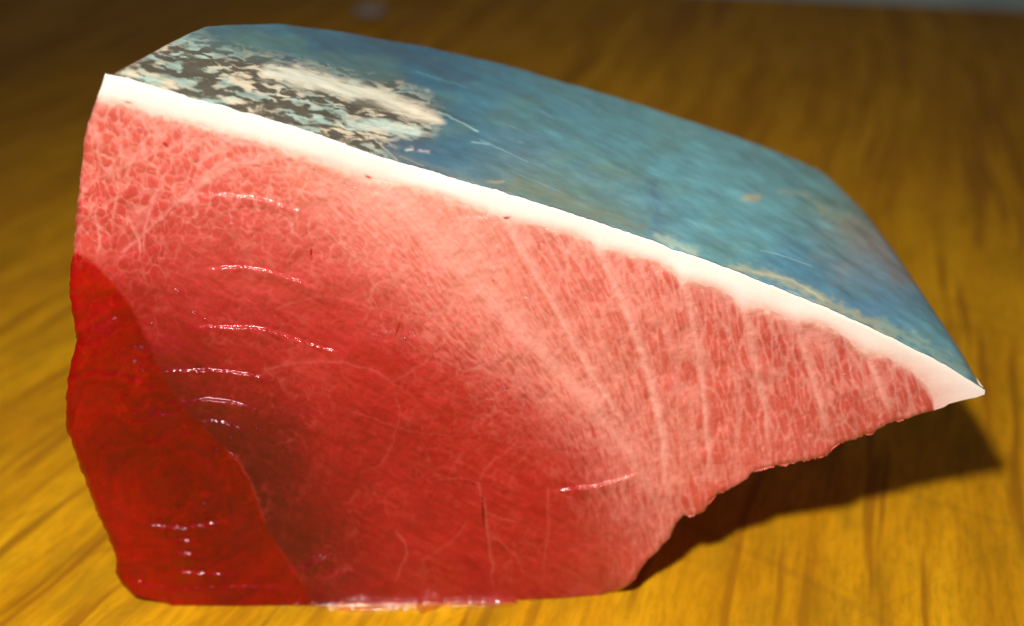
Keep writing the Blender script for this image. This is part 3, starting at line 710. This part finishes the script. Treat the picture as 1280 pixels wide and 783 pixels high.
# scratches and stains
for pts, w, c, st in (([(548, 140), (575, 152), (597, 164)], 1.2, (170, 205, 205), .7), ([(463, 170), (480, 185), (497, 201)], 0.9, (205, 200, 185), .7), ([(950, 313), (985, 322), (1015, 333)], 0.8, (170, 205, 215), .6), ([(520, 90), (560, 102), (585, 110)], 1.2, (95, 140, 150), .6), ([(600, 175), (650, 198), (660, 202)], 0.7, (150, 185, 195), .5), ([(590, 178), (610, 181)], 1.2, (160, 195, 205), .6), ([(640, 215), (700, 240)], 0.6, (150, 175, 180), .4), ([(500, 195), (530, 208)], 0.7, (190, 200, 195), .5), ([(510, 187), (515, 186)], 2.2, (215, 205, 195), .8), ([(525, 188), (536, 189)], 2.0, (200, 175, 180), .7), ([(680, 110), (740, 128)], 2.0, (110, 155, 160), .4), ([(610, 228), (630, 227)], 2.0, (190, 175, 140), .6),
                      ([(930, 248), (950, 246)], 4, (196, 180, 140), .8), ([(975, 240), (1010, 244)], 4, (165, 185, 165), .55), ([(1022, 258), (1050, 275), (1068, 282)], 6, (178, 190, 160), .6), ([(1062, 280), (1090, 300), (1115, 330), (1130, 350)], 9, (150, 132, 122), .6), ([(822, 297), (845, 304), (872, 318)], 5, (178, 196, 180), .85), ([(915, 335), (960, 343), (1000, 361), (1050, 386), (1115, 416)], 6.5, (182, 182, 152), .85), ([(1105, 406), (1150, 430), (1205, 466)], 8, (152, 186, 178), .8), ([(640, 228), (720, 255), (800, 285)], 7, (128, 134, 112), .6), ([(480, 190), (560, 215), (640, 238)], 4, (120, 120, 108), .5), ([(940, 340), (990, 350), (1030, 376)], 1.4, (214, 208, 180), .6), ([(815, 230), (822, 290)], 6, (80, 105, 150), .35), ([(740, 205), (790, 225)], 10, (118, 140, 120), .35)):
    d, fr, _ = dist_poly(su + (fbm(su / 9, sv / 6, 24, 3) - 0.5) * 3 * w, sv + (fbm(su / 9, sv / 6, 25, 3) - 0.5) * 2.2 * w, pts)
    k = (np.exp(-(d / w) ** 2) * st)[..., None]
    cs = cs * (1 - k) + lin(c) * k
for _ in range(26):
    cx, cy = rng.uniform(480, 1180), 0
    fr_ = rng.uniform(0.1, 0.9); tq = np.clip((cx - 132) / 1099, 0, 1)
    i_, j_ = int(fr_ * (NS_S - 1)), int(tq * (NS_T - 1))
    cx, cy = su[i_, j_], sv[i_, j_]; L_ = rng.uniform(3, 26); an = math.radians(rng.normal(20, 10))
    m = (abs(su - cx) < 30) & (abs(sv - cy) < 22)
    d, _, _ = dist_poly(su[m], sv[m], [(cx, cy), (cx + L_ * math.cos(an), cy + L_ * math.sin(an))])
    k = (np.exp(-(d / rng.uniform(0.5, 1.0)) ** 2) * rng.uniform(0.06, 0.28))[..., None]
    cs[m] = cs[m] * (1 - k) + lin((170, 205, 210)) * k
fr_edge = np.exp(-(edge_s[..., None] / 0.0022) ** 2) * (ss[:, None, None] > 0.05)
cs = cs * (1 - 0.6 * fr_edge) + lin((140, 80, 70)) * 0.6 * fr_edge
NSK = grid_normals(SK)
if NSK[100, 250, 2] < 0: NSK = -NSK

tuna = bpy.data.objects.new('tuna_block', None); COL.objects.link(tuna)
tuna['label'] = 'thick raw red tuna block with blue skin and white fat rim on wooden board'
tuna['category'] = 'tuna'

def q_orient(Q, P, want):
    P = P.reshape(-1, 3); f = Q[len(Q) // 2]
    n = np.cross(P[f[1]] - P[f[0]], P[f[2]] - P[f[0]])
    return Q if n @ np.array(want) > 0 else Q[:, ::-1]

NAL = NALL.reshape(-1, 3)
Qall = q_orient(grid_quads(NF + NR - 1, NC), ALLP, (0, -1, 0))
colall = np.concatenate([colfat, colF[1:]], 0)
colall[NF:] = colall[NF:] / K
wd_ = (1 - sstep(0.14, 0.42, colall[NF:, :, :1]))
colall[NF:] -= np.minimum(0.003 + 0.012 * wd_, (0.2 + 0.5 * wd_) * colall[NF:])
colall[:NF] /= 1.52 + (K - 1.52) * np.linspace(0, 1, NF)[:, None, None] ** 2.5
colall = np.clip(colall, 0.0005, 0.88)
glall = np.concatenate([np.zeros((NF, NC)), glF[1:]], 0).ravel()
rowq = np.repeat(np.arange(NF + NR - 2), NC - 1)
qb = np.concatenate([np.zeros((NF - 1, NC), bool), bloodF], 0)
isb = qb.reshape(-1)[Qall].sum(1) >= 2
isf = rowq < NF - 1
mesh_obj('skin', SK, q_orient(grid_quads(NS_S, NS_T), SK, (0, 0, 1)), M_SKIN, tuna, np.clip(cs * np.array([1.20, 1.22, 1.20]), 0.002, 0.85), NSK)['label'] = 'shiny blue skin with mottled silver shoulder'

# --- flanks, underside and back of the block
def delta(tv):
    """how a point of the section moves when carried backwards under the skin"""
    j = np.clip(np.rint(tv * (NS_T - 1)).astype(int), 0, NS_T - 1)
    idx = np.linspace(0, NS_S - 1, 14).astype(int)
    return SK[idx][:, j] - SK[0][j][None]
def wall(P, tv):
    D = delta(tv)
    ztop = np.interp(tv, np.linspace(0, 1, NC), PFAT[0, :, 2])
    w = np.clip(P[:, 2] / ztop, 0, 1)
    Wp = P[None] + D * np.stack([np.ones_like(w), np.ones_like(w), w], -1)[None]
    Wp[1:, :, 0] += 0.0016 * (1 - np.clip(tv / 0.03, 0, 1))[None] * np.clip(1 - w * 0.9, 0, 1)[None]
    Wp[..., 2] = np.maximum(Wp[..., 2], 0.0003)
    return Wp
def join(parts):
    V, Q, Cc, off = [], [], [], 0
    for P, q, c in parts:
        P = P.reshape(-1, 3); V.append(P); Q.append(q + off); Cc.append(np.asarray(c).reshape(-1, 3)); off += len(P)
    return np.concatenate(V), np.concatenate(Q), np.concatenate(Cc)
tcol = np.linspace(0, 1, NC)
def build_part(name, mask, mat, walls):
    parts = [(ALLP, Qall[mask], colall)]
    nor = [NAL]
    for Wp, c in walls:
        m, n = Wp.shape[:2]
        cc = np.ones((m, n, 3)) * np.asarray(c)
        cc = cc * (0.8 + 0.4 * fbm(Wp[..., 0] * 300 + Wp[..., 2] * 200, Wp[..., 1] * 300, 3, 3))[..., None]
        nn = grid_normals(Wp); ctr_ = np.array([0.0, 0.03, 0.07]); qd = grid_quads(m, n)
        if np.sum((Wp - ctr_) * nn) < 0: nn = -nn
        Wf = Wp.reshape(-1, 3); gn = np.cross(Wf[qd[:, 1]] - Wf[qd[:, 0]], Wf[qd[:, 2]] - Wf[qd[:, 0]])
        if np.sum(gn * nn.reshape(-1, 3)[qd[:, 0]]) < 0: qd = qd[:, ::-1]
        parts.append((Wp, qd, cc))
        nor.append(nn.reshape(-1, 3))
    V, Q, Cc = join(parts); N = np.concatenate(nor)
    return mesh_obj(name, V, Q, mat, tuna, np.clip(Cc, 0.0005, 0.88), N, extra={'glint': np.concatenate([glall, np.zeros(len(V) - len(glall))])})
li = np.arange(0, NR); lb = G[:, 0, 1] > 312
left_up = PF[[i for i in li if not lb[i]] + [int(np.argmax(lb))], 0]
left_dn = PF[[int(np.argmax(lb))] + [i for i in li if lb[i]] + [NR - 1], 0]
bi = np.arange(0, NC); bsplit = 398
bj_d = [j for j in bi if G[-1, j, 0] <= bsplit]; bj_f = [bj_d[-1]] + [j for j in bi if G[-1, j, 0] > bsplit] + [NC - 1]
redc = lin((200, 60, 52)); darkc = lin((150, 22, 12)); fatc = lin((248, 226, 206)); pinkc = lin((226, 110, 92))
wl_up = wall(left_up, np.zeros(len(left_up))); wl_dn = wall(left_dn, np.zeros(len(left_dn)))
wb_d = wall(PF[-1, bj_d], tcol[bj_d]); wb_f = wall(PF[-1, bj_f], tcol[bj_f])
wf_l = wall(PFAT[:, 0], np.zeros(NF)); wf_r = wall(PFAT[:, -1], np.ones(NF))
# back wall: from under the skin to the board
cj = np.arange(0, NC, 4)
tb = wall(PFAT[0, cj], tcol[cj])[-1]; tb[:, 2] -= 0.0012
mb = wall(PF[0, cj], tcol[cj])[-1]; bb_ = wall(PF[-1, cj], tcol[cj])[-1]
back_fat = np.stack([tb, mb], 0); back_fl = np.stack([mb * (1 - q) + bb_ * q for q in np.linspace(0, 1, 8)], 0)
build_part('fat_layer', isf, M_FAT, [(wf_l, fatc), (wf_r, fatc), (back_fat, pinkc)])['label'] = 'thick white fat band under the skin'
build_part('flesh', ~isf & ~isb, M_FLESH, [(wl_up, redc), (wb_f, pinkc), (back_fl, redc)])['label'] = 'red marbled flesh with pale connective lines'
build_part('dark_muscle', ~isf & isb, M_DARK, [(wl_dn, darkc), (wb_d, darkc)])['label'] = 'dark red blood muscle at the lower corner'

# ------------------------------------------------------------------ juice seeping out along the base
def film(name, outline_px, hgt, seed, label, mat):
    """a thin domed film of liquid on the board"""
    p = smooth_poly(outline_px + outline_px[:1], 90)
    P = on_board(p[:, 0], p[:, 1], 0.0)
    c = P.mean(0)
    R = 12
    rr = np.linspace(0, 1, R)[:, None, None]
    V = c + (P - c)[None] * rr
    V[..., 2] = 0.0005 + hgt * np.sqrt(np.clip(1 - rr[..., 0] ** 2, 0, 1)) * (0.55 + 0.9 * fbm(V[..., 0] * 380, V[..., 1] * 380, seed, 3))
    V[-1, :, 2] = 0.0002
    o = mesh_obj(name, V, grid_quads(R, len(p)), mat)
    o['label'] = label; o['category'] = 'juice'
    return o
film('juice_puddle', [(380, 757), (420, 754), (480, 753), (560, 750), (620, 751), (640, 751), (648, 754), (644, 758), (630, 760), (600, 761), (560, 761), (500, 764), (430, 763), (395, 761)], 0.00022, 5, 'thin wet film of juice pooled along the base of the tuna', M_JUICE)
film('juice_drop', [(415, 758), (430, 753), (455, 752), (475, 755), (478, 761), (455, 765), (425, 764)], 0.0022, 8, 'long bright bead of juice against the foot of the dark red flesh', M_DROP)
film('juice_drop', [(519, 763), (525, 753), (545, 746), (560, 748), (556, 757), (540, 764), (528, 768)], 0.0026, 12, 'rounded bead of juice at the foot of the bright red flesh', M_DROP)

for k, (bx, by, bw_, bh_) in enumerate(((372, 757, 5, 2.6), (392, 757, 4, 2.2), (500, 756, 6, 2.6), (572, 752, 4, 2.4), (588, 753, 4, 2.2), (604, 752, 3.5, 2.2), (622, 751, 4, 2.6), (664, 751, 3.5, 2.2), (487, 757, 3.5, 2.0))):
    th_ = np.linspace(0, 2 * math.pi, 9)[:-1]
    o = film('juice_bead', [(bx + bw_ * math.cos(q) * (1 + 0.2 * math.sin(3 * q + k)), by + bh_ * math.sin(q)) for q in th_], 0.0011, 20 + k, 'tiny glinting bead of juice in the row along the tuna base', M_DROP)
    o['group'] = 'tiny juice beads along the tuna base'

# ------------------------------------------------------------------ scrap behind
c = on_board(np.array(463.0), np.array(20.0), 0.0)
n1_, n2_ = 24, 12
uu, vv = np.meshgrid(np.linspace(0, 2 * math.pi, n1_), np.linspace(0, math.pi, n2_))
rr = 0.007 * (0.7 + 0.6 * vnoise(np.cos(uu) * 2 + 5, np.sin(uu) * 2 + vv, 3))
V = np.stack([c[0] + 1.2 * rr * np.cos(uu) * np.sin(vv), c[1] + 0.9 * rr * np.sin(uu) * np.sin(vv), np.maximum(0.0002, 0.003 + 0.6 * rr * np.cos(vv))], -1)
o = mesh_obj('fish_scrap', V, grid_quads(n2_, n1_)[:, ::-1], M_FAT, None, np.ones(V.shape) * lin((150, 138, 128)))
o['label'] = 'small blurred grey scrap lying on the board behind the tuna'
o['category'] = 'scrap'
